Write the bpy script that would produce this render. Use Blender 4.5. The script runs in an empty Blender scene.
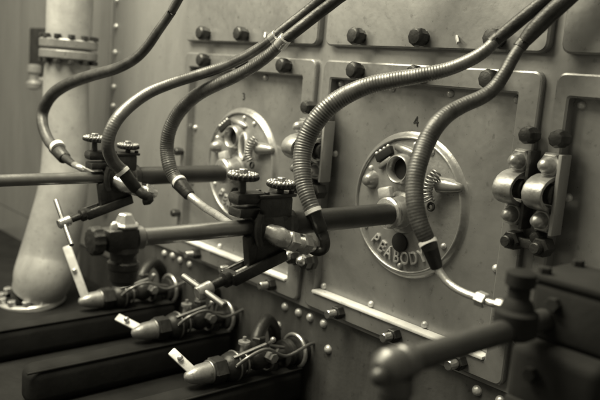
import bpy, bmesh, math, random
from mathutils import Vector, Matrix
random.seed(7)
scene = bpy.context.scene
COL = scene.collection

# ------------------------------------------------------------------ camera
FPX = 736.0855
YAW, PITCH, ROLL = -0.83512801, -0.16656237, -0.08038572
CAMP = Vector((0.0, -2.0, 0.0))
fw = Vector((math.sin(YAW)*math.cos(PITCH), math.cos(YAW)*math.cos(PITCH), math.sin(PITCH)))
rt0 = Vector((math.cos(YAW), -math.sin(YAW), 0)); dn0 = fw.cross(rt0)
rt = rt0*math.cos(ROLL) + dn0*math.sin(ROLL)
dn = -rt0*math.sin(ROLL) + dn0*math.cos(ROLL)
cam = bpy.data.cameras.new('camera'); camo = bpy.data.objects.new('camera', cam); COL.objects.link(camo)
camo.matrix_world = Matrix(((rt.x, -dn.x, -fw.x, CAMP.x), (rt.y, -dn.y, -fw.y, CAMP.y), (rt.z, -dn.z, -fw.z, CAMP.z), (0, 0, 0, 1)))
cam.sensor_fit = 'HORIZONTAL'; cam.sensor_width = 36; cam.lens = FPX/600*36
cam.clip_start = 0.02; cam.clip_end = 200
cam.dof.use_dof = True; cam.dof.focus_distance = 2.38; cam.dof.aperture_fstop = 1.9
scene.camera = camo

# ------------------------------------------------------------------ light
TINT = (1.0, 0.935, 0.705)
w = bpy.data.worlds.new('World'); scene.world = w; w.use_nodes = True
w.node_tree.nodes['Background'].inputs[0].default_value = (1.0, 0.935, 0.705, 1)
w.node_tree.nodes['Background'].inputs[1].default_value = 0.17

def area(name, loc, target, sx, sy, energy):
    l = bpy.data.lights.new(name, 'AREA'); l.shape = 'RECTANGLE'; l.size = sx; l.size_y = sy
    l.energy = energy; l.color = TINT
    o = bpy.data.objects.new(name, l); COL.objects.link(o); o.location = loc
    o.rotation_euler = (Vector(target)-Vector(loc)).to_track_quat('-Z', 'Y').to_euler()
    return o
area('skylight_lamp', (-2.75, -1.55, 2.5), (-2.35, -0.1, -0.45), 2.6, 1.7, 330)
area('side_fill', (-4.6, -3.2, 1.6), (-3.0, 0, -0.5), 1.6, 1.4, 50)  # unseen fill light added from the upper left to lift the wall

vs = scene.view_settings
vs.view_transform = 'Standard'; vs.look = 'None'; vs.gamma = 1; vs.exposure = 0.0
scene.display_settings.display_device = 'sRGB'

# ------------------------------------------------------------------ materials
def mat(name, base, rough, metal=0.0, var=0.12, scale=6.0, bump=0.0, bscale=60.0, spec=0.5, rvar=0.1, streak=False, specks=0.0, wear=0.0, wscale=2.2):
    m = bpy.data.materials.new(name); m.use_nodes = True
    nt = m.node_tree; b = nt.nodes['Principled BSDF']
    b.inputs['Metallic'].default_value = metal
    b.inputs['Specular IOR Level'].default_value = spec
    tc = nt.nodes.new('ShaderNodeTexCoord')
    mp = nt.nodes.new('ShaderNodeMapping'); nt.links.new(tc.outputs['Object'], mp.inputs[0])
    if streak: mp.inputs['Scale'].default_value = (1, 1, 0.22)
    n = nt.nodes.new('ShaderNodeTexNoise'); n.inputs['Scale'].default_value = scale; n.inputs['Detail'].default_value = 8; n.inputs['Roughness'].default_value = 0.62
    nt.links.new(mp.outputs[0], n.inputs['Vector'])
    r = nt.nodes.new('ShaderNodeValToRGB')
    lo, hi = base*(1-var), base*(1+var)
    r.color_ramp.elements[0].position = 0.3; r.color_ramp.elements[1].position = 0.7
    r.color_ramp.elements[0].color = (lo, lo, lo, 1); r.color_ramp.elements[1].color = (hi, hi, hi, 1)
    nt.links.new(n.outputs['Fac'], r.inputs['Fac'])
    colout = r.outputs[0]
    if wear > 0:
        nw = nt.nodes.new('ShaderNodeTexNoise'); nw.inputs['Scale'].default_value = wscale; nw.inputs['Detail'].default_value = 10; nw.inputs['Roughness'].default_value = 0.7; nw.inputs['Distortion'].default_value = 0.6
        nt.links.new(mp.outputs[0], nw.inputs['Vector'])
        rw = nt.nodes.new('ShaderNodeValToRGB')
        for e_, p_, v_ in zip((rw.color_ramp.elements[0], rw.color_ramp.elements[1], rw.color_ramp.elements.new(.53)), (.36, .66, .53), (1-wear, 1+wear*.9, 1.0)):
            e_.position = p_; e_.color = (v_, v_, v_, 1)
        nt.links.new(nw.outputs['Fac'], rw.inputs['Fac'])
        mw = nt.nodes.new('ShaderNodeMix'); mw.data_type = 'RGBA'; mw.blend_type = 'MULTIPLY'; mw.inputs[0].default_value = 1
        nt.links.new(colout, mw.inputs[6]); nt.links.new(rw.outputs[0], mw.inputs[7]); colout = mw.outputs[2]
    if specks > 0:
        n3 = nt.nodes.new('ShaderNodeTexNoise'); n3.inputs['Scale'].default_value = 42; n3.inputs['Detail'].default_value = 3
        nt.links.new(tc.outputs['Object'], n3.inputs['Vector'])
        r3 = nt.nodes.new('ShaderNodeValToRGB')
        r3.color_ramp.elements[0].position = 0.27; r3.color_ramp.elements[0].color = (1-specks, 1-specks, 1-specks, 1)
        r3.color_ramp.elements[1].position = 0.36; r3.color_ramp.elements[1].color = (1, 1, 1, 1)
        nt.links.new(n3.outputs['Fac'], r3.inputs['Fac'])
        mx = nt.nodes.new('ShaderNodeMix'); mx.data_type = 'RGBA'; mx.blend_type = 'MULTIPLY'; mx.inputs[0].default_value = 1
        nt.links.new(colout, mx.inputs[6]); nt.links.new(r3.outputs[0], mx.inputs[7]); colout = mx.outputs[2]
    nt.links.new(colout, b.inputs['Base Color'])
    mr = nt.nodes.new('ShaderNodeMapRange'); mr.inputs['To Min'].default_value = max(0.05, rough-rvar); mr.inputs['To Max'].default_value = min(1, rough+rvar)
    n2 = nt.nodes.new('ShaderNodeTexNoise'); n2.inputs['Scale'].default_value = scale*3.1; n2.inputs['Detail'].default_value = 6
    nt.links.new(tc.outputs['Object'], n2.inputs['Vector'])
    nt.links.new(n2.outputs['Fac'], mr.inputs['Value']); nt.links.new(mr.outputs[0], b.inputs['Roughness'])
    if bump > 0:
        bn = nt.nodes.new('ShaderNodeTexNoise'); bn.inputs['Scale'].default_value = bscale; bn.inputs['Detail'].default_value = 7
        nt.links.new(tc.outputs['Object'], bn.inputs['Vector'])
        bp = nt.nodes.new('ShaderNodeBump'); bp.inputs['Strength'].default_value = bump; bp.inputs['Distance'].default_value = 0.004
        nt.links.new(bn.outputs['Fac'], bp.inputs['Height']); nt.links.new(bp.outputs[0], b.inputs['Normal'])
    return m

M = dict(
    wall=mat('aluminium_paint', 0.29, 0.36, 0.4, 0.08, 9.0, 0.12, 45, rvar=.14, streak=True, specks=0.2, wear=.2, wscale=2.0),
    panel=mat('panel_paint', 0.27, 0.33, 0.5, 0.08, 14.0, 0.12, 40, rvar=.16, specks=0.28, wear=.22, wscale=2.4),
    base=mat('base_shade', 0.075, 0.5, 0.1, 0.3, 9.0, 0.35, 40, streak=True, specks=.4, wear=.4, wscale=3),  # shade low on the casing is put into this darker colour
    cover=mat('cast_cover', 0.33, 0.33, 0.55, 0.1, 16.0, 0.22, 70, rvar=.14, specks=0.3, wear=.25, wscale=5),
    bright=mat('bright_steel', 0.78, 0.30, 0.82, 0.12, 24.0, 0.2, 90, specks=.35, wear=.2, wscale=14),
    brass=mat('worn_brass', 0.6, 0.3, 1.0, 0.25, 18.0, 0.2, 80),
    rivet=mat('painted_rivet', 0.58, 0.34, 0.4, 0.12, 30.0, 0.35, 110, specks=.4, wear=.3, wscale=12),
    ledge=mat('polished_ledge', 0.8, 0.38, 0.0, 0.1, 14.0, 0.2, 60, specks=.35, wear=.18, wscale=6),
    cast=mat('worn_casting', 0.40, 0.38, 0.6, 0.16, 26.0, 0.2, 120, specks=.4, wear=.35, wscale=10),
    trough=mat('sooty_trough', 0.016, 0.8, 0, 0.4, 6.0, 0.4, 30, spec=0.2),
    black=mat('black_iron', 0.018, 0.42, 0.0, 0.4, 14.0, 0.35, 80),
    dark=mat('dark_iron', 0.03, 0.42, 0.1, 0.35, 18.0, 0.45, 80, rvar=.15, wear=.5, wscale=14),
    sleeve=mat('blued_tube', 0.035, 0.42, 0.2, 0.3, 8.0, 0.15, 60),
    barrel=mat('dull_steel_tube', 0.30, 0.34, 0.85, 0.2, 10.0, 0.12, 60),
    hose=mat('metal_hose', 0.15, 0.38, 0.5, 0.25, 22.0, 0.12, 90, wear=.4, wscale=9),
    hosed=mat('dark_hose', 0.085, 0.44, 0.35, 0.3, 22.0, 0.25, 90, wear=.4, wscale=9),
    pipe=mat('pale_lagging', 0.36, 0.5, 0.1, 0.15, 8.0, 0.35, 16, specks=.3, wear=.25, wscale=3),
    white=mat('white_enamel', 0.78, 0.35, 0.1, 0.12, 24.0, .3, 60, specks=.6, wear=.2, wscale=18),
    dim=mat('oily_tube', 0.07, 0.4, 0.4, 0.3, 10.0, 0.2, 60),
    hole=mat('hole_shade', 0.006, 0.8, 0, 0.3, 10.0),  # near-black colour stands in for the shade inside holes and slots
    floor=mat('oily_floor', 0.035, 0.5, 0, 0.4, 4.0, 0.4, 20),
)

# ------------------------------------------------------------------ helpers
def at(px, py, Y):
    d = rt*((px-300)/FPX) + dn*((py-200)/FPX) + fw
    t = (Y-CAMP.y)/d.y
    return CAMP + d*t
def depth(p): return (Vector(p)-CAMP).dot(fw)

def frame_of(d):
    d = d.normalized(); u = Vector((0, 0, 1)) if abs(d.z) < 0.9 else Vector((1, 0, 0))
    a = d.cross(u).normalized(); b = a.cross(d).normalized()
    return a, b

class MB:
    def __init__(s): s.bm = bmesh.new()
    def loft(s, loops, close=True, cap0=False, cap1=False):
        vv = [[s.bm.verts.new(p) for p in L] for L in loops]
        n = len(vv[0])
        for A, B in zip(vv, vv[1:]):
            for i in range(n if close else n-1):
                s.bm.faces.new((A[i], A[(i+1) % n], B[(i+1) % n], B[i]))
        if cap0: s.bm.faces.new(list(reversed(vv[0])))
        if cap1: s.bm.faces.new(vv[-1])
        return vv
    def lathe(s, o, d, prof, n=24, mod=None, cap=True):
        # prof: list of (t along d, radius)
        o = Vector(o); d = Vector(d).normalized(); a, b = frame_of(d)
        loops = []
        for t, r in prof:
            r = max(r, 1e-4)
            loops.append([o + d*t + (a*math.cos(2*math.pi*i/n) + b*math.sin(2*math.pi*i/n))*(r*(mod(2*math.pi*i/n) if mod else 1)) for i in range(n)])
        s.loft(loops, True, cap, cap); return s
    def cyl(s, p, q, r, r2=None, n=20, bev=0.0):
        p, q = Vector(p), Vector(q); L = (q-p).length; r2 = r if r2 is None else r2
        if bev > 0: pr = [(0, r-bev), (bev, r), (L-bev, r2), (L, r2-bev)]
        else: pr = [(0, r), (L, r2)]
        return s.lathe(p, q-p, pr, n)
    def hexnut(s, p, q, r, n=6):
        p, q = Vector(p), Vector(q); L = (q-p).length; c = r*0.12
        return s.lathe(p, q-p, [(0, r-c), (c, r), (L-c, r), (L, r-c)], n)
    def dome(s, o, d, r, h, n=14):
        k = 5
        pr = [(0, r)] + [(h*math.sin(j/k*math.pi/2), r*math.cos(j/k*math.pi/2)) for j in range(1, k+1)]
        return s.lathe(o, d, pr, n)
    def ball(s, o, r, n=14, d=(0, 0, 1)):
        k = 8
        return s.lathe(Vector(o)-Vector(d).normalized()*r, d, [(r-r*math.cos(j/k*math.pi), r*math.sin(j/k*math.pi)) for j in range(k+1)], n)
    def box(s, c, size, bev=0.004, rot=None, seg=2):
        g = bmesh.ops.create_cube(s.bm, size=1.0); vs_ = g['verts']
        mt = Matrix.Translation(Vector(c)) @ (rot.to_4x4() if rot else Matrix.Identity(4)) @ Matrix.Diagonal((*size, 1))
        bmesh.ops.transform(s.bm, matrix=mt, verts=vs_)
        if bev > 0:
            ed = list({e for v in vs_ for e in v.link_edges})
            bmesh.ops.bevel(s.bm, geom=ed, offset=bev, segments=seg, profile=0.5, affect='EDGES', clamp_overlap=True)
        return s
    def bar(s, p, q, wdt, h, bev=0.004, up=(0, 0, 1)):
        p, q = Vector(p), Vector(q); d = (q-p); L = d.length; d.normalize()
        u = Vector(up); a = d.cross(u).normalized(); b = a.cross(d)
        rot = Matrix((d, a, b)).transposed()
        return s.box((p+q)/2, (L, wdt, h), bev, rot)
    def tube(s, pts, rad, n=16, cap=True):
        # pts: list of Vector, rad: list of radii; parallel transport frame
        N = len(pts); T = []
        for i in range(N):
            T.append((pts[min(i+1, N-1)]-pts[max(i-1, 0)]).normalized())
        a, b = frame_of(T[0]); loops = []
        for i in range(N):
            if i:
                a = (a - T[i]*a.dot(T[i])).normalized(); b = T[i].cross(a)
            loops.append([pts[i] + (a*math.cos(2*math.pi*k/n) + b*math.sin(2*math.pi*k/n))*rad[i] for k in range(n)])
        s.loft(loops, True, cap, cap); return s
    def ring(s, c, ax, R, r, n=40, m=12, sy=1.0):
        c = Vector(c); a, b = frame_of(Vector(ax)); loops = []
        d = Vector(ax).normalized()
        for i in range(n):
            t = 2*math.pi*i/n; e = a*math.cos(t) + b*math.sin(t)*sy; cc = c + e*R; e2 = e.normalized()
            loops.append([cc + (e2*math.cos(2*math.pi*k/m) + d*math.sin(2*math.pi*k/m))*r for k in range(m)])
        loops.append(loops[0]); s.loft(loops); return s
    def build(s, name, material, parent=None, smooth=35, label=None, stuff=False):
        bmesh.ops.remove_doubles(s.bm, verts=s.bm.verts, dist=1e-6)
        bmesh.ops.recalc_face_normals(s.bm, faces=s.bm.faces)
        me = bpy.data.meshes.new(name)
        org = abs_loc(parent) if parent else Vector()
        if parent: bmesh.ops.translate(s.bm, verts=s.bm.verts, vec=-org)
        s.bm.to_mesh(me); s.bm.free()
        me.materials.append(M[material] if isinstance(material, str) else material)
        if smooth:
            me.shade_smooth(); me.set_sharp_from_angle(angle=math.radians(smooth))
        o = bpy.data.objects.new(name, me); COL.objects.link(o)
        if parent: o.parent = parent
        if label: o['label'] = label
        return o
def abs_loc(o):
    v = Vector(o.location)
    while o.parent: o = o.parent; v += Vector(o.location)
    return v

def thing(name, loc, label, cat, group=None, kind=None):
    o = bpy.data.objects.new(name, None); COL.objects.link(o); o.location = loc
    o.empty_display_size = 0.05
    o['label'] = label; o['category'] = cat
    if group: o['group'] = group
    if kind: o['kind'] = kind
    return o
def copy_tree(o, parent=None):
    c = o.copy(); COL.objects.link(c)
    if parent: c.parent = parent
    for ch in list(o.children): copy_tree(ch, c)
    return c
def dup(o, off, label):
    c = copy_tree(o); c.location = Vector(o.location) + Vector(off); c['label'] = label; return c

def smooth_path(pts, step=0.004):
    # Catmull-Rom through (Vector, radius) pairs, resampled evenly
    P = [Vector((*p, r)) for p, r in pts]
    P = [P[0]*2-P[1]] + P + [P[-1]*2-P[-2]]
    out = []
    for i in range(1, len(P)-2):
        p0, p1, p2, p3 = P[i-1:i+3]
        for k in range(40):
            t = k/40
            out.append(0.5*((2*p1) + (p2-p0)*t + (2*p0-5*p1+4*p2-p3)*t*t + (3*p1-p0-3*p2+p3)*t**3))
    out.append(P[-2])
    res = [out[0]]; acc = 0
    for q, r in zip(out, out[1:]):
        L = (r.xyz-q.xyz).length
        d = step-acc
        while d <= L:
            res.append(q.lerp(r, d/L)); d += step
        acc = (acc+L) % step
    return [v.xyz.copy() for v in res], [v[3] for v in res]

def rrect(x0, x1, z0, z1, r, Y, k=6):
    pts = []
    for cx, cz, a0 in ((x1-r, z1-r, 0), (x0+r, z1-r, 90), (x0+r, z0+r, 180), (x1-r, z0+r, 270)):
        for j in range(k+1):
            a = math.radians(a0 + 90*j/k)
            pts.append(Vector((cx + r*math.cos(a), Y, cz + r*math.sin(a))))
    return pts

# ================================================================== setting
PITCHX = 0.985
FX0, FX1, FZ0, FZ1 = -2.114, -1.172, -0.918, 0.07      # panel frame outline
RX0, RX1, RZ0, RZ1 = -2.068, -1.248, -0.850, 0.0       # its recess
m = MB(); m.box((-2.6, -1.8, -2.52), (9, 5, 0.04), 0)
o = m.build('floor', 'floor'); o['kind'] = 'structure'
m = MB(); m.box((-2.6, -1.25, -1.345), (6, 2.5, 0.03), 0.01); o = m.build('deck', 'trough'); o['kind'] = 'structure'

boiler = thing('boiler_casing', (-2.4, 0.1, -1.0), 'grey painted riveted steel boiler front that carries all the panels', 'boiler wall')
m = MB()
T = 0.12
holes = [(RX0+i*PITCHX-0.004, RX1+i*PITCHX+0.004) for i in (-1, 0, 1)]
def slab(x0, x1, z0, z1, y0=0.0, mb=None):
    (mb or m).box(((x0+x1)/2, y0+T/2, (z0+z1)/2), (x1-x0, T, z1-z0), 0)
ZB = -0.935
slab(-3.836, 0.9, RZ1+0.004, 1.1)
slab(-3.836, 0.9, ZB, RZ0-0.004)
xs = [-3.836] + [x for h in holes for x in h] + [0.9]
for a, b in zip(xs[0::2], xs[1::2]): slab(a, b, RZ0-0.004, RZ1+0.004)
m.build('casing_plate', 'wall', boiler, 0)
m = MB(); slab(-9.5, -3.842, -1.14, 1.1, 0.006); slab(-9.5, -4.24, -2.5, -1.146, 0.006); m.build('side_plate', 'wall', boiler, 0)
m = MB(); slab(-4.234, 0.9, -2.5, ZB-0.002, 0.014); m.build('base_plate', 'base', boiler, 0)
def rivet(p, r, parent, h=0.75, matn='rivet'):
    MB().dome(p, (0, -1, 0), r, r*h).build('rivet', matn, parent)
for x, z in ((-3.872, 0.33), (-3.872, 0.19), (-3.872, 0.048), (-3.872, -0.144), (-3.872, -0.251), (-3.872, -0.43), (-3.872, -0.62)):
    rivet((x+0.03, -0.002, z), 0.017, boiler, 0.9)
MB().box((-3.905, 0.0, 0.1), (0.05, 0.02, 2.0), 0.004).build('seam_strip', 'wall', boiler)
for x, z in ((-3.245, -.972), (-3.165, -.965), (-3.091, -.97), (-3.003, -.971), (-2.263, -.975), (-2.175, -.975), (-2.103, -.975), (-2.021, -.975),
             (-2.298, -1.071), (-1.983, -1.072), (-2.96, -1.06), (-1.28, -.975), (-1.19, -.975), (-1.11, -.975)):
    rivet((x, 0.014, z), 0.0185, boiler, 0.9)

# ------------------------------------------------------------------ panels
def bolt(p, parent, L=0.055, r=0.031, matn='black'):
    p = Vector(p); o = MB()
    o.lathe(p, (0, -1, 0), [(0, r*0.8), (L*0.3, r*0.8), (L*0.33, r), (L*0.7, r*1.02), (L*0.86, r*0.93), (L*0.96, r*0.74), (L, r*0.4)], 9)
    b = o.build('bolt', matn, parent, 30)
    return b
def stud(p, parent, L=0.075, r=0.017):
    p = Vector(p)
    b = MB().hexnut(p, p+Vector((0, -L*0.45, 0)), r*1.55).build('nut', 'dark', parent, 25)
    MB().cyl(p+Vector((0, -L*0.45, 0)), p+Vector((0, -L, 0)), r, bev=0.003).build('stud', 'brass', b)
    return b

def make_panel():
    t = thing('access_panel', ((FX0+FX1)/2, 0, FZ0), '', 'access panel', 'lower access panels along the boiler front')
    e = 0.007
    loops = [rrect(FX0, FX1, FZ0, FZ1, 0.028, -0.001), rrect(FX0, FX1, FZ0, FZ1, 0.028, -0.014),
             rrect(FX0+0.002, FX1-0.002, FZ0+0.002, FZ1-0.002, 0.027, -0.018),
             rrect(FX0+e, FX1-e, FZ0+e, FZ1-e, 0.024, -0.021),
             rrect(RX0-0.006, RX1+0.006, RZ0-0.006, RZ1+0.006, 0.01, -0.021),
             rrect(RX0, RX1, RZ0, RZ1, 0.008, -0.016), rrect(RX0, RX1, RZ0, RZ1, 0.008, 0.021)]
    m = MB(); m.loft(loops); m.build('frame', 'panel', t, 25)
    m = MB(); m.loft([rrect(RX0-0.02, RX1+0.02, RZ0-0.02, RZ1+0.02, 0.01, 0.03), rrect(RX0-0.02, RX1+0.02, RZ0-0.02, RZ1+0.02, 0.01, 0.02)], True, True, True)
    m.build('recessed_plate', 'panel', t, 25)
    # bright lower ledge lip
    m = MB(); m.box(((RX0+RX1)/2, -0.005, RZ0+0.005), (RX1-RX0-0.004, 0.048, 0.012), 0.003); m.build('ledge', 'ledge', t)
    xs = (-2.046, -1.785, -1.527, -1.272); zs = (-.018, -.289, -.557, -.826)
    for x in xs:
        for z in zs:
            if x in (xs[0], xs[-1]) or z in (zs[0], zs[-1]): rivet((x, 0.020, z), 0.0135, t, 1.0)
    for x in (-1.915, -1.63, -1.335): bolt((x, -0.021, 0.036), t)
    for z in (-.412, -.72): bolt((-2.091, -0.021, z), t, 0.045, 0.02)
    for x in (-1.90, -1.615, -1.33): stud((x, -0.021, -0.884), t)
    return t
panel2 = make_panel()
panel2['label'] = 'lower access panel behind the fully visible PEABOD lettered burner cover'
def number(panel, ch, px, py, hgt):
    cu = bpy.data.curves.new('glyph', 'FONT'); cu.body = ch; cu.size = hgt; cu.extrude = .0006; cu.align_x = 'CENTER'; cu.align_y = 'CENTER'
    ob = bpy.data.objects.new('glyph', cu); COL.objects.link(ob); bpy.context.view_layer.update()
    me = bpy.data.meshes.new_from_object(ob.evaluated_get(bpy.context.evaluated_depsgraph_get()))
    me.transform(Matrix.Translation(at(px, py, .0185)) @ Matrix.Rotation(math.pi/2, 4, 'X') @ Matrix.Rotation(.15, 4, 'Z'))
    m = MB(); m.bm.from_mesh(me)
    bpy.data.objects.remove(ob); bpy.data.curves.remove(cu); bpy.data.meshes.remove(me)
    m.build('painted_number', 'black', panel, 0)
panel1 = dup(panel2, (-PITCHX, 0, 0), 'lower access panel behind the farther round cover, leftmost of its row')
panel3 = dup(panel2, (PITCHX, 0, 0), 'lower access panel cut off by the right edge of the picture')

number(panel2, '4', 416, 122, .05); number(panel1, '3', 243.7, 96.7, .045)
def make_upper():
    x0, x1, z0, z1 = -2.108, -1.165, 0.122, 0.86
    t = thing('upper_panel', ((x0+x1)/2, 0, z0), '', 'upper panel', 'upper panels above the access panels')
    e = 0.006
    loops = [rrect(x0, x1, z0, z1, 0.03, -0.001), rrect(x0, x1, z0, z1, 0.03, -0.024), rrect(x0+e, x1-e, z0+e, z1-e, 0.026, -0.03)]
    m = MB(); m.loft(loops, True, False, True); m.build('plate', 'panel', t, 25)
    for x in (-1.915, -1.625, -1.33): bolt((x, -0.03, 0.158), t, 0.055, 0.032)
    for x in (-1.48,): 
        m = MB(); m.bar((x-.012, -0.03, 0.165), (x+0.012, -0.05, 0.142), 0.008, 0.012, 0.002); m.build('clip', 'rivet', t)
    return t
up2 = make_upper(); up2['label'] = 'upper plate panel with black bolts, above the PEABOD lettered panel'
up1 = dup(up2, (-PITCHX, 0, 0), 'upper plate panel above the farther round cover, partly behind two hoses')
up3 = dup(up2, (PITCHX, 0, 0), 'upper plate panel at the top right corner, shaded and cut off by the picture edge')

# ------------------------------------------------------------------ burner cover
CX, CZ = -1.657, -0.422
YF = 0.02
def make_cover():
    t = thing('burner_cover', (CX, YF, CZ), '', 'burner cover', 'round burner covers on the lower panels')
    c = Vector((CX, YF, CZ)); d = Vector((0, -1, 0))
    P = lambda x, z, y=0.0: Vector((CX+x, YF-y, CZ+z))
    # disc + rim as two lathed parts
    MB().lathe(c, d, [(0, 0.233), (0.012, 0.233), (0.016, 0.20), (0.024, 0.12), (0.03, 0.06), (0.031, 0.001)], 64).build('disc', 'cover', t, 40)
    pr = [(0.0, 0.262), (0.003, 0.256), (0.010, 0.2495), (0.018, 0.2445), (0.0215, 0.2405), (0.021, 0.2375), (0.017, 0.2345), (0.008, 0.233)]
    MB().lathe(c, d, pr, 96, cap=False).build('rim', 'cover', t, 60)
    # gun socket
    m = MB(); m.lathe(P(0, -.022, .02), d, [(0, .085), (.012, .075), (.02, .058), (.05, .052), (.062, .052), (.07, .047), (.07, .03)], 32, cap=True); m.build('socket', 'cover', t, 40)
    m = MB(); m.lathe(P(0, -.022, .092), d, [(0, .04), (0.0, .05), (.006, .056), (.018, .056), (.024, .05), (.024, .037)], 32); m.build('collar', 'bright', t, 40)
    m = MB(); m.bar(P(-.085, .03, .06), P(-.03, .048, .06), .03, .04, .008); m.build('clamp_lug', 'rivet', t)
    # peep hole: collar with dark bore
    m = MB(); m.lathe(P(-.018, .128, .012), d, [(0, .062), (.02, .056), (.045, .052), (.05, .046), (.045, .04), (.016, .038)], 32, cap=False); h = m.build('peep_collar', 'cover', t, 50)
    m = MB(); m.lathe(P(-.018, .128, .022), d, [(0, .044), (.008, .044)], 32); m.build('peep_bore', 'hole', h)
    m = MB(); m.lathe(P(-.012, .192, .02), (1, 0, -.2), [(-.06, .006), (-.05, .014), (0, .017), (.04, .014), (.055, .005)], 14); m.build('hood', 'cover', t)
    m = MB(); m.lathe(P(0.0, -.133, .022), d, [(0, .034), (.008, .034), (.01, .03)], 28); h = m.build('air_hole', 'hole', t)
    # slotted vent
    a, b = P(-.150, .146, .02), P(-.082, .190, .02)
    m = MB(); m.bar(a, b, .03, .024, .004, up=(0, -1, 0)); v = m.build('vent_slot', 'hole', t)
    m = MB()
    for k in range(4):
        q = a.lerp(b, .12+.25*k) + Vector((-.008, -.006, .015)); m.ball(q, .0075, 10)
    m.build('slot_comb', 'rivet', v)
    a2, b2 = P(-.132, .118, .02), P(-.076, .160, .02)
    m = MB(); m.bar(a2, b2, .018, .03, .005, up=(0, -1, 0)); m.build('slot_lip', 'cover', t)
    # boss cone and rivets
    m = MB(); m.lathe(P(-.168, .066, .01), d, [(0, .036), (.012, .034), (.04, .02), (.046, .012), (.046, .001)], 20); m.build('boss', 'cover', t, 40)
    for x, z in ((-.181, .108), (.017, .219), (-.178, -.109), (.004, -.217), (.183, -.106), (.09, .2)): rivet(P(x, z, .014), .011, t, 1.0)
    # cone handle
    m = MB(); m.lathe(P(.135, .098, .03), (1, .12, .04), [(0, .018), (.01, .027), (.04, .026), (.08, .018), (.097, .013), (.102, .006)], 20); m.build('handle', 'cover', t, 40)
    # eye ring
    m = MB(); m.ring(P(.082, .098, .06), (0.25, 1, 0), .036, .010, 36, 10, sy=1.55); m.build('eye_ring', 'rivet', t, 60)
    # coil spring
    pts, rad = smooth_path([(P(.150, .142, .05), .004), (P(.140, .122, .062), .004), (P(.130, .092, .068), .004), (P(.130, .062, .066), .004), (P(.138, .040, .058), .004)], .004)
    N = len(pts); hel = []
    turns = 10; K = 320
    for i in range(K+1):
        u = i/K*(N-1); i0 = min(int(u), N-2); p = pts[i0].lerp(pts[i0+1], u-i0); Td = (pts[i0+1]-pts[i0]).normalized()
        aa = Td.cross(Vector((0, 1, 0))).normalized(); bb = Td.cross(aa); th = 2*math.pi*turns*i/K
        hel.append(p + (aa*math.cos(th) + bb*math.sin(th))*.0155)
    m = MB(); m.tube(hel, [.0036]*len(hel), 8); s_ = m.build('spring', 'cast', t, 60)
    m = MB(); m.ring(P(.142, .024, .055), (0, 1, 0), .012, .005, 20, 8); m.build('spring_eye', 'dark', s_, 60)
    # raised lettering along the lower arc
    bmL = MB()
    word = 'PEABODY'; R = .190
    dg = None
    for k, ch in enumerate(word):
        ang = math.radians(-129 + k*11.9)
        cu = bpy.data.curves.new('glyph', 'FONT'); cu.body = ch; cu.size = .064; cu.extrude = .004; cu.bevel_depth = .0009; cu.bevel_resolution = 1
        cu.align_x = 'CENTER'; cu.align_y = 'CENTER'
        ob = bpy.data.objects.new('glyph', cu); COL.objects.link(ob)
        bpy.context.view_layer.update()
        me = bpy.data.meshes.new_from_object(ob.evaluated_get(bpy.context.evaluated_depsgraph_get()))
        rotl = Matrix.Rotation(ang + math.pi/2, 4, 'Z')
        mt = Matrix.Translation(P(R*math.cos(ang), R*math.sin(ang), .021)) @ Matrix.Rotation(math.pi/2, 4, 'X') @ rotl @ Matrix.Diagonal((.76, 1, 1, 1))
        me.transform(mt); bmL.bm.from_mesh(me)
        bpy.data.objects.remove(ob); bpy.data.curves.remove(cu); bpy.data.meshes.remove(me)
    bmL.build('lettering', 'rivet', t, 40)
    return t
cover2 = make_cover(); cover2['label'] = 'round cast cover whose raised PEABOD letters show, dark gun tube entering it'
cover1 = dup(cover2, (-PITCHX, 0, 0), 'farther round cast cover, smaller in view, lower part behind the black thumb wheels')
cover3 = dup(cover2, (PITCHX, 0, 0), 'round cast cover of the panel beyond the right edge of the picture')

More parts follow.
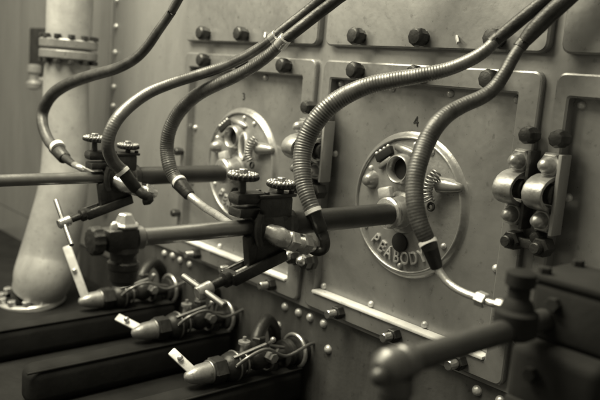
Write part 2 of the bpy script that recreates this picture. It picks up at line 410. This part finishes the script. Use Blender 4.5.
# ------------------------------------------------------------------ hinge straps in the gaps
def make_hinge():
    t = thing('hinge_clamp', (-1.14, -0.02, -0.44), '', 'hinge', 'pairs of hinge straps bolted beside the panel gaps')
    for X in (-1.186, -1.088):
        yb = -0.022
        m = MB(); m.box((X+.036, yb-.028, -.278), (.012, .056, .235), .003); m.build('hinge_bar', 'dark' if X < -1.1 else 'wall', t)
        # strap: profile in Y-Z extruded along X
        prof = [(-.003, -.162), (-.003, -.235)]
        for k in range(11):
            a = math.radians(90 - 18*k); prof.append((-.018-.085*math.cos(a)**1.0, -.277 + .043*math.sin(a)))
        prof += [(-.003, -.319), (-.003, -.395)]
        th = .011; outer = [(y-th, z) for y, z in prof]
        # push the outer skin along the bulge normal
        outer = []
        for i, (y, z) in enumerate(prof):
            p0 = prof[max(0, i-1)]; p1 = prof[min(len(prof)-1, i+1)]
            ty, tz = p1[0]-p0[0], p1[1]-p0[1]; L = math.hypot(ty, tz); ny, nz = tz/L, -ty/L
            outer.append((y+ny*th, z+nz*th))
        x0, x1 = X-.036, X+.024
        loops = []
        for (y, z), (yo, zo) in zip(prof, outer):
            loops.append([Vector((x0, yb+y, z)), Vector((x0, yb+yo, zo)), Vector((x0+.004, yb+yo-.002, zo)), Vector((x1-.004, yb+yo-.002, zo)), Vector((x1, yb+yo, zo)), Vector((x1, yb+y, z))])
        m = MB(); m.loft(loops, True, True, True); m.build('strap', 'cast', t, 40)
        m = MB(); m.cyl((x0+.006, yb-.045, -.277), (x1+.006, yb-.045, -.277), .03, bev=.004); m.build('hinge_pin', 'dark', t)
        for z in (-.196, -.358):
            p = Vector((X-.004, yb-.013, z))
            a = MB().hexnut(p, p+Vector((0, -.03, 0)), .036).build('acorn_nut', 'cast', t, 25)
            MB().lathe(p+Vector((0, -.028, 0)), (0, -1, 0), [(0, .025), (.006, .024), (.010, .021), (.026, .020), (.036, .015), (.041, .002)], 16).build('nut_dome', 'cast', a, 50)
        bolt((X+.014, -.022, -.118), t, .06, .027)
        m = MB(); m.hexnut((X+.004, yb, -.437), (X+.004, yb-.05, -.437), .03); m.cyl((X+.004, yb-.05, -.437), (X+.004, yb-.075, -.437), .017, bev=.003); m.build('lower_bolt', 'dark', t, 25)
    m = MB(); m.bar((-1.19, -.05, -.437), (-1.075, -.05, -.437), .02, .03, .004); m.build('link', 'dark', t)
    return t
hinge2 = make_hinge(); hinge2['label'] = 'pair of bright hinge straps with acorn nuts at the right, right of the PEABOD cover'
hinge1 = dup(hinge2, (-PITCHX+.012, 0, 0), 'pair of hinge straps between the two round covers, partly behind the ribbed hose')
def lower_bolts(dx, label):
    t = thing('gap_bolt_pair', (-2.15+dx, -0.02, -.73), label, 'bolts', 'bolt pairs at the foot of the panel gaps')
    for x in (-2.172+dx, -2.088+dx):
        p = Vector((x, -.02, -.725))
        b = MB().lathe(p, (0, -1, 0), [(0, .04), (.02, .04), (.026, .034), (.05, .031), (.056, .026)], 8).build('bolt_base', 'black', t, 25)
        MB().dome(p+Vector((0, -.05, .004)), (0, -1, 0), .022, .03).build('bolt_cap', 'brass', b)
    return t
lower_bolts(0, 'pair of capped bolts below the elbow fittings of the middle burner gun')
lower_bolts(PITCHX, 'pair of capped bolts low in the right panel gap behind the blurred gun')

# ------------------------------------------------------------------ burner guns
def make_gun():
    AX, AZ = -1.645, -0.443
    t = thing('burner_gun', (AX, 0, AZ), '', 'burner gun', 'burner guns running out of the covers')
    P = lambda x, y, z: Vector((AX+x, y, AZ+z))
    m = MB(); m.cyl(P(0, -.60, 0), P(0, -1.075, 0), .0235, n=28); m.build('barrel', 'barrel', t)
    m = MB(); m.cyl(P(0, -.062, 0), P(0, -.56, 0), .037, n=32, bev=.004); m.build('sleeve', 'sleeve', t)
    # rear valve block
    m = MB(); m.box(P(0, -1.115, .002), (.06, .086, .056), .007); rb = m.build('rear_block', 'dark', t)
    m = MB(); m.lathe(P(0, -1.10, -.02), (0, 0, -1), [(0, .036), (.012, .038), (.02, .034), (.035, .034), (.04, .041), (.055, .041), (.06, .038), (.085, .038), (.092, .03), (.098, .03)], 20); m.build('valve_body', 'dark', rb, 30)
    m = MB(); m.lathe(P(0, -1.158, .002), (0, -1, 0), [(0, .02), (.006, .032), (.012, .036), (.03, .036), (.036, .03), (.038, .01)], 36, mod=lambda a: 1+.05*math.cos(12*a)); m.build('end_cap', 'dark', rb, 30)
    m = MB(); m.hexnut(P(0, -1.1, .03), P(0, -1.1, .042), .038); m.lathe(P(0, -1.1, .042), (0, 0, 1), [(0, .03), (.022, .018), (.024, .014)], 6); m.build('hex_cap', 'bright', rb, 20)
    m = MB(); m.dome(P(.01, -1.135, .03), (0, 0, 1), .012, .02); m.build('oil_cup', 'bright', rb)
    # collar behind the block
    m = MB(); m.lathe(P(0, -1.072, 0), (0, 1, 0), [(0, .031), (.018, .031), (.024, .026)], 24); m.build('collar', 'barrel', t)
    # clamp body
    m = MB()
    m.box(P(0, -.715, .088), (.056, .108, .036), .014)           # rounded upper jaw
    m.box(P(0, -.712, .048), (.062, .094, .028), .006)
    m.box(P(0, -.628, .056), (.066, .125, .066), .008)
    m.box(P(0, -.628, -.01), (.074, .10, .09), .012)
    m.lathe(P(0, -.705, 0), (0, 1, 0), [(0, .034), (.01, .043), (.03, .044), (.034, .041), (.06, .041), (.064, .046), (.10, .046), (.104, .042), (.13, .042), (.135, .047), (.155, .047), (.162, .04)], 28)
    m.box(P(.002, -.635, -.07), (.06, .11, .07), .014)
    m.build('clamp_body', 'dark', t, 35)
    m = MB(); m.box(P(0, -.625, .0925), (.07, .14, .010), .003)
    for x, y in ((.02, -.66), (-.02, -.66), (.02, -.565)): m.hexnut(P(x, y, .096), P(x, y, .106), .009)
    m.build('clamp_plate', 'dark', t)
    m = MB()
    pts = [P(.042, -.69-.012*math.sin(k/8*math.pi), .055-.10*k/8) for k in range(9)]
    m.tube(pts, [.011]*9, 10); m.build('strap', 'dark', t)
    # thumb wheels
    for y, z, r, st in ((-.735, .150, .045, .105), (-.592, .121, .043, .09)):
        n = 120
        m = MB(); m.lathe(P(0, y, z-.014), (0.03, 0.02, 1), [(.003, .02), (.004, r*.8), (.008, r*.97), (.013, r), (.018, r*.97), (.023, r*.8), (.024, r*.5), (.020, r*.42), (.020, .001)], n,
                         mod=lambda a: 1+.045*math.cos(20*a)); wv = m.build('thumb_wheel', 'dark', t, 30)
        m = MB()
        for k in range(20):
            a = 2*math.pi*(k+.5)/20
            j = random.uniform
            m.ball(P(r*.88*math.cos(a), y+r*.88*math.sin(a), z+.006), .0062*j(.75, 1.2), 8)
            m.ball(P(r*.66*math.cos(a+.15), y+r*.66*math.sin(a+.15), z+.008), .005*j(.6, 1.3), 8)
        m.build('knurling', 'cast', wv, 60)
        m = MB(); m.hexnut(P(0, y, z+.006), P(0, y, z+.022), .014); m.build('spindle_nut', 'cast', wv, 20)
        m = MB(); m.lathe(P(0, y, st-.01), (0, 0, 1), [(0, .018), (.01, .012), (z-st-.004, .010), (z-st, .016)], 16); m.build('stem', 'dark', wv)
    # fork with slot, screw and tee handle
    A, B = P(.012, -.585, -.085), P(.012, -.775, -.142)
    m = MB(); d = (B-A).normalized()
    for s in (-.028, .028): m.bar(A+Vector((s, 0, 0)), B+Vector((s, 0, 0)), .014, .036, .005)
    m.bar(B-d*.012+Vector((-.034, 0, 0)), B-d*.012+Vector((.034, 0, 0)), .026, .036, .006)
    m.bar(P(.012, -.70, -.02), P(.012, -.685, -.115), .03, .05, .006, up=(0, 1, .3))
    m.build('fork', 'dark', t)
    m = MB(); m.cyl(A, B, .010); m.build('fork_screw', 'bright', t)
    sc = MB(); sc.lathe(B, d, [(-.012, .020), (.0, .024), (.014, .024), (.02, .014), (.05, .013), (.07, .013)], 16); sc.build('screw_collar', 'dark', t)
    Cc = B + d*.085
    m = MB(); m.cyl(Cc-d*.028, Cc+d*.022, .0195, bev=.004); tn = m.build('tee_hub', 'bright', t)
    m = MB(); h = Vector((.11, -.004, -.012)); m.cyl(Cc-h, Cc+h, .0095, bev=.002); m.build('tee_bar', 'barrel', tn)
    # side elbow fittings towards the hose
    m = MB(); pts, rad = smooth_path([(P(-.01, -.69, .0), .02), (P(.03, -.655, -.010), .024), (P(.052, -.628, -.024), .031), (P(.06, -.60, -.034), .023)], .004); m.tube(pts, rad, 18); m.build('elbow', 'bright', t)
    q = [P(.06, -.605, -.033), P(.058, -.572, -.043), P(.055, -.55, -.049), P(.05, -.515, -.058), P(.048, -.49, -.066)]
    m = MB(); m.hexnut(q[0], q[1], .033); m.build('union_nut', 'bright', t, 20)
    m = MB(); m.cyl(q[1], q[2], .02); m.build('nipple', 'bright', t)
    m = MB(); m.hexnut(q[2], q[3], .034); m.build('union_nut', 'brass', t, 20)
    m = MB(); m.cyl(q[3], q[4], .024, .02); m.build('nipple', 'bright', t)
    return t
gun2 = make_gun(); gun2['label'] = 'middle burner gun, dark sleeve running into the PEABOD lettered cover'
gun1 = dup(gun2, (-PITCHX, .03, -.008), 'farther burner gun at the left, its tee handle in front of the pale pipe')
for ch in list(gun1.children):
    if ch.name.split('.')[0] in ('rear_block', 'collar', 'barrel'):
        for c2 in list(ch.children): bpy.data.objects.remove(c2)
        bpy.data.objects.remove(ch)
m = MB(); p_ = Vector(gun1.location); m.cyl(p_+Vector((0, -.60, 0)), p_+Vector((0, -1.32, 0)), .0225, n=28); m.build('barrel', 'barrel', gun1)
for ch in list(gun1.children):
    if ch.name.startswith('tee_hub'):
        for c2 in ch.children:
            # the far gun's tee bar is turned more upright
            me = c2.data.copy(); c2.data = me
            ctr = sum((v.co for v in me.vertices), Vector())/len(me.vertices)
            me.transform(Matrix.Translation(ctr) @ Matrix.Rotation(math.radians(33), 4, 'Y') @ Matrix.Translation(-ctr))

# the nearest gun is turned so that its clamp shows a plain housing; only its dark bulk is in view
def make_near_gun():
    AX, AZ = -.75, -.464
    t = thing('burner_gun', (AX, 0, AZ), 'blurred burner gun nearest the camera at the lower right', 'burner gun', 'burner guns running out of the covers')
    P = lambda x, y, z: Vector((AX+x, y, AZ+z))
    for ch in list(gun2.children):
        if ch.name.split('.')[0] in ('sleeve',): copy_tree(ch, t)
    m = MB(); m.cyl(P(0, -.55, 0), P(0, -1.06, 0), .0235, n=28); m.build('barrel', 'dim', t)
    m = MB(); m.lathe(P(0, -1.03, 0), (0, -1, 0), [(0, .025), (.008, .029), (.03, .030), (.034, .027), (.04, .027), (.044, .031), (.07, .030), (.08, .022), (.088, .012)], 20); m.build('rear_cap', 'hose', t)
    m = MB(); m.lathe(P(0, -1.07, -.02), (0, 0, -1), [(0, .03), (.03, .032), (.035, .028), (.07, .028), (.09, .02)], 16); m.ball(P(.01, -1.125, -.008), .016); m.build('drain_cock', 'dim', t)
    m = MB(); m.box(P(.06, -.52, .015), (.20, .17, .13), .02, None, 4); m.box(P(.06, -.515, .086), (.215, .185, .016), .005); m.box(P(.06, -.55, -.12), (.20, .22, .15), .025, None, 4)
    for x, y in ((-.02, -.59), (.14, -.59), (-.02, -.45), (.14, -.45)): m.hexnut(P(x, y, .092), P(x, y, .108), .014)
    for z in (.04, -.10): m.hexnut(P(.02, -.60, z), P(.02, -.675 if z < 0 else -.62, z), .016)
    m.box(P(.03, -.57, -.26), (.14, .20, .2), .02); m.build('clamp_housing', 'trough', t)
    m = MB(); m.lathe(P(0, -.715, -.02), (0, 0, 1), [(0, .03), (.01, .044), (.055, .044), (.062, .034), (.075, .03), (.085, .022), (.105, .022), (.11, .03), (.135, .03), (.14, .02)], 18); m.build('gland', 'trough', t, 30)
    return t
gun3 = make_near_gun()

# ------------------------------------------------------------------ hoses
def px_path(lst):
    out = []
    for px, py, Y, wd in lst:
        p = at(px, py, Y); out.append((p, wd/2*depth(p)/FPX))
    return out
def ribbed(parent, lst, rib, amp, matn, name='hose_body', spiral=True):
    pts, rad = smooth_path(px_path(lst), rib/6)
    rj = [random.uniform(.55, 1.35) for _ in range(len(rad)//6+2)]
    R2 = [r*(1+amp*rj[(i+3)//6]*math.cos(2*math.pi*i/6)+amp*.3*(rj[(i+3)//6]-1)) for i, r in enumerate(rad)]
    m = MB(); m.tube(pts, R2, 18); return m.build(name, matn, parent, 180)
def pipe(parent, lst, matn, name):
    PR = px_path(lst)
    if name == 'supply_tube':          # runs on upwards, well past the frame
        (p0, _), (p1, r1) = PR[-2:]; d = (p1-p0).normalized()
        PR += [(p1+d*.25+Vector((0, 0, .06)), r1), (p1+d*.5+Vector((0, 0, .35)), r1), (p1+d*.55+Vector((0, 0, 1.2)), r1)]
    pts, rad = smooth_path(PR, .006); m = MB(); m.tube(pts, rad, 16); return m.build(name, matn, parent, 60)
def sleeve(parent, a, b, matn, name, prof=None, n=20):
    p, q = at(*a[:3]), at(*b[:3]); r0 = a[3]/2*depth(p)/FPX; r1 = b[3]/2*depth(q)/FPX
    m = MB(); L = (q-p).length
    m.lathe(p, q-p, [(0, r0*.85), (L*.06, r0), (L*.94, r1), (L, r1*.85)], n); return m.build(name, matn, parent, 40 if n > 8 else 20)

G = 'flexible hoses looping down to the burner guns'
# far left hose
h = thing('flexible_hose', at(80, 166, -.72), 'thin dark hose at the far left looping in front of the pale pipe', 'hose', G)
pipe(h, [(170, 14, -.56, 9), (178, 0, -.55, 9), (188, -20, -.54, 9)], 'hosed', 'supply_tube')
ribbed(h, [(172, 11, -.56, 9), (170, 14, -.56, 9), (158, 31, -.58, 9.5), (146, 48, -.6, 10), (133, 60, -.62, 10.5), (115, 69, -.64, 11), (90, 76, -.66, 11.5), (68, 84, -.68, 12), (52, 95, -.70, 12), (43, 111, -.71, 11.5), (43, 126, -.72, 11), (49, 141, -.72, 11), (58, 151, -.72, 11)], .010, .002, 'hosed')
sleeve(h, (55, 147, -.72, 14.5), (65, 158.5, -.72, 13), 'dark', 'end_sleeve')
sleeve(h, (56.5, 146, -.722, 15), (58.5, 149, -.722, 15), 'ledge', 'collar')
pipe(h, [(64, 157, -.72, 9), (69, 161, -.72, 8), (75, 165.5, -.72, 6)], 'dark', 'sleeve_tail')
pipe(h, [(74, 164.5, -.72, 6.5), (80, 167.5, -.72, 6.5), (86, 171, -.70, 6.5), (100, 178, -.64, 6.5)], 'bright', 'end_tube')
# second hose, to the far gun
h = thing('flexible_hose', at(130, 184, -.5), 'smooth grey hose sweeping down into the farther gun clamp', 'hose', G)
ribbed(h, [(274, 37, -.40, 9.5), (262, 46, -.41, 10), (244, 57, -.42, 10.5), (222, 67, -.44, 11), (196, 75.5, -.49, 11), (172, 83, -.54, 11.5), (150, 92, -.60, 12), (132, 104, -.66, 12.5), (118, 118, -.72, 13), (110, 133, -.75, 13), (108, 148, -.75, 13), (113, 161, -.71, 13), (121, 170, -.67, 13)], .009, .007, 'hose')
sleeve(h, (120, 168, -.67, 14), (137, 190, -.60, 12), 'dark', 'end_sleeve')
sleeve(h, (121, 170.5, -.672, 15.5), (123.5, 173.5, -.664, 15.5), 'ledge', 'collar')
pipe(h, [(135, 187, -.605, 10), (142, 194, -.59, 9.5), (148, 196.5, -.57, 9), (149, 200, -.565, 9), (143, 201, -.58, 9)], 'dark', 'end_bend')
sleeve(h, (271, 39.5, -.4, 11), (277, 34.5, -.4, 11), 'bright', 'top_collar')
pipe(h, [(275, 36, -.4, 10), (288, 26, -.37, 11), (306, 12, -.33, 11), (325, -4, -.3, 11), (345, -24, -.27, 11)], 'dark', 'supply_tube')
# third hose, ribbed bend left of the far cover
h = thing('flexible_hose', at(188, 194, -.46), 'grey hose with ribbed bend hanging left of the farther round cover', 'hose', G)
ribbed(h, [(283, 41, -.40, 11), (270, 54, -.41, 11.5), (254, 66, -.42, 12), (236, 76, -.43, 12.5), (216, 85, -.44, 13), (200, 93, -.45, 13.5), (186, 104, -.46, 14), (175, 118, -.47, 14), (168.5, 134, -.48, 14), (167, 150, -.48, 14), (169.5, 166, -.48, 14), (175, 178, -.47, 13.5), (180, 184, -.47, 13)], .0088, .019, 'hose')
sleeve(h, (178, 181.5, -.47, 16), (190, 196, -.46, 12), 'dark', 'end_sleeve')
sleeve(h, (178.5, 181, -.472, 15), (180.5, 183.5, -.472, 15), 'ledge', 'collar')
pipe(h, [(189, 195, -.46, 8.5), (197, 201.5, -.46, 8), (206, 208.5, -.47, 8), (216, 214.5, -.5, 8), (230, 224, -.53, 8), (245, 232, -.57, 8)], 'bright', 'end_tube')
sleeve(h, (279, 46, -.4, 13), (286, 38, -.4, 13), 'bright', 'top_collar')
pipe(h, [(284, 40, -.4, 11.5), (297, 30, -.37, 12), (315, 16, -.33, 12), (336, 0, -.3, 12), (360, -20, -.27, 12)], 'dark', 'supply_tube')
# ribbed hose to the middle gun
h = thing('flexible_hose', at(316, 216, -.48), 'thick ribbed metal hose curving across the middle down to the middle gun', 'hose', G)
ribbed(h, [(496, 40, -.14, 12), (486, 50, -.16, 13), (470, 60, -.18, 13.5), (448, 69, -.21, 14), (422, 75, -.25, 15.5), (396, 79.5, -.29, 16.5), (372, 84.5, -.33, 17.5), (350, 93, -.37, 18.5), (331, 105, -.41, 19.5), (316, 121, -.44, 20), (306, 140, -.46, 19.5), (302, 160, -.475, 18.5), (303.5, 182, -.485, 17.5), (308, 198, -.487, 16.5), (313, 210, -.485, 15)], .0088, .019, 'hose')
sleeve(h, (311, 206, -.486, 16), (322, 232, -.46, 14), 'dark', 'end_sleeve')
sleeve(h, (312.3, 209, -.488, 17.5), (314, 213, -.486, 17.5), 'ledge', 'collar')
pipe(h, [(320, 229, -.46, 13), (324.5, 240, -.455, 11), (324, 248.5, -.455, 10.5), (318, 251.5, -.47, 10), (311, 249, -.487, 10)], 'dark', 'end_bend')
sleeve(h, (492, 43.5, -.145, 14), (499, 36.5, -.135, 14), 'dark', 'top_collar')
pipe(h, [(497, 39, -.14, 13), (508, 30, -.13, 14), (525, 16, -.12, 14), (545, 0, -.11, 14), (570, -20, -.1, 14)], 'dark', 'supply_tube')
# hose in front of the right cover
h = thing('flexible_hose', at(434, 258, -.42), 'smooth bent hose crossing in front of the PEABOD lettered cover', 'hose', G)
ribbed(h, [(522, 44, -.14, 11.5), (513, 58, -.16, 12.5), (504, 74, -.18, 13.5), (494, 88, -.2, 14.5), (482, 97, -.23, 15), (464, 105, -.27, 15.5), (448, 114, -.31, 17), (435, 127, -.35, 18.5), (425, 145, -.38, 19), (418, 165, -.41, 19), (414.5, 186, -.43, 18.5), (415.5, 206, -.44, 18.5), (420, 224, -.44, 18), (427, 240, -.43, 17), (431, 249, -.42, 15)], .0085, .009, 'hosed')
sleeve(h, (427.5, 241, -.425, 18), (437, 268, -.40, 13), 'dark', 'end_sleeve')
sleeve(h, (427, 240.5, -.427, 19), (429, 245, -.427, 19), 'ledge', 'collar')
pipe(h, [(436, 265, -.40, 9), (441, 274, -.4, 8.5), (450, 284.5, -.4, 8), (463, 292.5, -.4, 8), (480, 299, -.4, 8)], 'bright', 'end_tube')
sleeve(h, (477, 297.5, -.4, 16), (486.5, 301.5, -.4, 16), 'bright', 'union_nut', n=6)
pipe(h, [(485, 300.5, -.4, 8), (492, 303.5, -.4, 8), (500, 304, -.4, 8)], 'bright', 'nipple')
sleeve(h, (497, 303.2, -.4, 12), (506, 305.5, -.4, 12), 'bright', 'union_nut', n=6)
pipe(h, [(504, 304.5, -.4, 9), (512, 310, -.41, 9), (521, 313, -.43, 8.5), (533, 313, -.46, 8), (548, 309, -.5, 8)], 'bright', 'elbow')
sleeve(h, (519, 48, -.145, 14), (524.5, 40.5, -.135, 14), 'dark', 'top_collar')
pipe(h, [(523, 43, -.14, 13), (533, 31, -.13, 17), (550, 14, -.12, 18), (572, -6, -.11, 18), (590, -24, -.1, 18)], 'dark', 'supply_tube')

# ------------------------------------------------------------------ pale pipe at the left
pc = at(66, 150, -.3)
st = thing('steam_pipe', (pc.x, pc.y, -1.33), 'thick pale lagged pipe with bolted flanges at the left edge', 'pipe')
pts, rad = smooth_path([(Vector((pc.x, -.3, .9)), .118), (Vector((pc.x, -.3, .12)), .118), (at(66, 90, -.3), .118), (at(66, 150, -.3), .122), (at(63, 190, -.32), .130), (at(56, 225, -.35), .142), (at(48.5, 256, -.385), .152), (at(43.5, 275, -.42), .155), (at(40, 285, -.437), .147), (at(37, 291, -.448), .134), (at(35, 296, -.455), .13)], .02)
m = MB(); m.tube(pts, rad, 40); m.build('pipe_body', 'pipe', st, 60)
zc = at(66, 50, -.3).z
for z0, hh, r in ((zc+.006, .05, .150), (zc-.05, .05, .150)):
    m = MB(); m.lathe((pc.x, -.3, z0), (0, 0, 1), [(0, .12), (0, r-.008), (.008, r), (hh-.008, r), (hh, r-.008), (hh, .12)], 48, cap=False); f = m.build('flange', 'cover', st, 30)
    for k in range(12):
        a = 2*math.pi*k/12+.2; q = Vector((pc.x+.134*math.cos(a), -.3+.134*math.sin(a), z0+(hh if z0 > zc else -.022)))
        MB().hexnut(q, q+Vector((0, 0, .022)), .02).build('flange_nut', 'dark', f, 20)
bt = at(32, 301, -.46); ax = Vector((0, .12, -1)).normalized()
m = MB(); m.lathe(bt-ax*.03, ax, [(0, .15), (0, .17), (.006, .178), (.03, .178), (.036, .17), (.036, .13)], 48, cap=False); f = m.build('flange', 'rivet', st, 30)
a_, b_ = frame_of(ax)
for k in range(12):
    a = 2*math.pi*k/12; q = bt-ax*.03+(a_*math.cos(a)+b_*math.sin(a))*.155
    MB().hexnut(q, q-ax*.03, .022).build('flange_nut', 'bright', f, 20)
m = MB(); m.cyl(bt+ax*.008, bt+ax*.8, .13, n=36); m.cyl(bt-ax*.01, at(36, 294, -.45), .12, n=36); m.build('lower_pipe', 'dark', st)
# bracket and small valve beside the pipe top
bk = thing('pipe_bracket', at(34, 62, -.1), 'dark wall bracket with a pale knob left of the pale pipe', 'bracket')
m = MB(); p = at(34, 60, -.05); m.box(p+Vector((.02, .04, .06)), (.30, .05, .30), .01); m.build('bracket_plate', 'dark', bk)
m = MB(); q = at(34, 80, -.12); m.lathe(q+Vector((0, 0, -.06)), (0, 0, 1), [(0, .02), (.01, .045), (.04, .05), (.06, .03), (.1, .03), (.11, .045), (.15, .045), (.16, .02)], 16); m.lathe(q, (0, 1, 0), [(0, .025), (.13, .025)], 16); m.build('cock', 'cast', bk)

# ------------------------------------------------------------------ valves low down, one row per half pitch
def yaxis_at(X, Z, px):
    lo, hi = -1.9, 0.2
    for _ in range(50):
        mid = (lo+hi)/2; q = Vector((X, mid, Z))-CAMP
        if q.dot(rt)/q.dot(fw)*FPX+300 < px: lo = mid
        else: hi = mid
    return (lo+hi)/2
def make_valve(X, Z, pxb, lever, label):
    yb = yaxis_at(X, Z, pxb)           # front of the bonnet
    t = thing('fuel_valve', (X, 0.0, Z), label, 'valve', 'fuel valves in a row low on the boiler front')
    P = lambda x, y, z: Vector((X+x, y, Z+z))
    m = MB(); m.ring(P(0, -.025, 0), (0, 1, 0), .068, .0085, 40, 10); m.build('flange_ring', 'bright', t, 60)
    m = MB(); m.lathe(P(0, .014, 0), (0, -1, 0), [(0, .06), (.045, .06), (.05, .05), (.05, .03)], 30); m.build('flange', 'dark', t)
    m = MB(); m.cyl(P(0, -.03, 0), P(0, yb+.10, 0), .028, n=20); m.build('valve_pipe', 'dark', t)
    L = -yb
    m = MB(); m.lathe(P(0, yb+.26, 0), (0, -1, 0), [(0, .03), (.01, .052), (.05, .058), (.075, .05), (.09, .034)], 22); m.build('valve_body', 'black', t)
    m = MB(); m.hexnut(P(0, yb+.175, 0), P(0, yb+.115, 0), .052); m.build('gland_nut', 'dark', t, 20)
    m = MB(); m.ring(P(0, yb+.11, 0), (0, 1, 0), .04, .0055, 30, 8); m.build('gland_ring', 'barrel', t, 60)
    m = MB(); m.lathe(P(0, yb+.11, 0), (0, -1, 0), [(0, .04), (.05, .037), (.075, .03), (.1, .018), (.108, .003)], 22); m.build('bonnet', 'cast', t, 50)
    m = MB(); m.ball(P(0, yb+.34, .01), .05); m.cyl(P(0, yb+.34, 0), P(0, yb+.34, .09), .02, n=14); m.hexnut(P(0, yb+.34, .07), P(0, yb+.34, .10), .03); m.build('test_cock', 'dark', t, 30)
    pts, rad = smooth_path([(P(.0, yb+.32, .02), .026), (P(-.01, yb+.34, .085), .027), (P(-.05, yb+.40, .125), .027), (P(-.10, yb+.47, .11), .027), (P(-.125, yb+.53, .04), .027), (P(-.13, yb+.55, -.1), .027)], .01)
    m = MB(); m.tube(pts, rad, 16); bpz = m.build('branch_pipe', 'black', t, 60)
    m = MB(); m.lathe(P(-.13, yb+.55, -.03), (0, 0, -1), [(0, .03), (.004, .045), (.03, .045), (.034, .03)], 18); m.build('branch_flange', 'dark', bpz)
    m = MB(); m.lathe(P(0, yb+.47, 0), (0, 1, 0), [(0, .03), (.003, .055), (.016, .056), (.02, .05), (.024, .056), (.036, .056), (.04, .03)], 26); m.build('pipe_flange', 'dark', t)
    m = MB(); m.lathe(P(.0, yb+.42, -.02), (0, 0, -1), [(0, .03), (.06, .03), (.065, .04), (.09, .04), (.095, .03), (.2, .03)], 16); m.build('drop_pipe', 'black', t)
    m = MB(); m.bar(P(.03, yb+.2, .05), P(.05, yb+.34, .085), .014, .006, .002); m.hexnut(P(.045, yb+.36, .03), P(.085, yb+.36, .03), .022); m.build('catch', 'cast', t, 25)
    pts, rad = smooth_path([(P(.05, yb+.20, .02), .007), (P(.075, yb+.24, .06), .007), (P(.07, yb+.33, .07), .007), (P(.085, yb+.42, .03), .007), (P(.075, yb+.55, .05), .007), (P(.05, yb+.64, .03), .007)], .006)
    m = MB(); m.tube(pts, rad, 10); m.build('oil_line', 'barrel', t, 60)
    for yy, rr in ((.225, .057), (.27, .044), (.385, .05)):
        m = MB(); m.ring(P(0, yb+yy, 0), (0, 1, 0), rr, .0045, 30, 8); m.build('gland_ring', 'barrel', t, 60)
    m = MB(); m.bar(P(-.02, yb+.40, .04), P(.065, yb+.36, .10), .012, .012, .004); m.ball(P(.068, yb+.358, .103), .012); m.build('cock_handle', 'cast', t, 30)
    m = MB(); m.lathe(P(.0, yb+.27, .05), (0, 0, 1), [(0, .016), (.03, .014), (.032, .024), (.042, .024), (.044, .008), (.06, .007)], 14); m.build('grease_cap', 'cast', t, 30)
    # link rods near the flange
    m = MB(); m.bar(P(-.03, -.2, .055), P(.02, -.05, .02), .016, .008, .002); m.bar(P(.03, -.16, .02), P(-.01, -.1, .03), .012, .008, .002); m.build('link_rod', 'barrel', t)
    # bright lever
    a, b = Vector(lever[0]), Vector(lever[1])
    m = MB(); m.bar(a, b, lever[2], .014, .005, up=(.35, -.65, .9)); lv = m.build('lever', 'white', t)
    mid = a.lerp(b, .45)+Vector((0.0, -.012, .018)); MB().ball(mid, .012).build('lever_pin', 'bright', lv)
    return t
ZV = -1.124
def lev(X, pxb, tip, wd):
    yb = yaxis_at(X, ZV, pxb); a = Vector((X, yb+.035, ZV+.02))
    return (a, at(*tip, yb-.01), wd)
make_valve(-3.12, ZV, 78, lev(-3.12, 78, (66.5, 246), .040), 'fuel valve with long upright white lever beside the pale pipe foot')
make_valve(-2.635, ZV, 131, lev(-2.635, 131, (117, 317), .036), 'fuel valve with short white lever, second of the low row')
make_valve(-2.14, ZV, 184, lev(-2.14, 184, (171, 351), .034), 'fuel valve with short white lever nearest the bottom edge')
def tray(X, front, label):
    t = thing('drip_tray', (X, 0, ZV-.25), label, 'tray', 'dark troughs under the fuel valves')
    m = MB(); m.box((X, front/2+.03, ZV-.130), (.12, -front-.06, .16), .045, None, 6); m.build('trough', 'trough', t)
    m = MB(); m.cyl((X+.052, front+.05, ZV-.060), (X+.052, -.02, ZV-.060), .005, n=10); m.build('edge_rod', 'trough', t)
    return t
tray(-3.12, -1.05, 'long dark trough under the valve with the upright white lever')
tray(-2.635, -1.02, 'long dark trough under the second valve of the low row')
tray(-2.14, -1.0, 'long dark trough under the valve nearest the bottom edge')
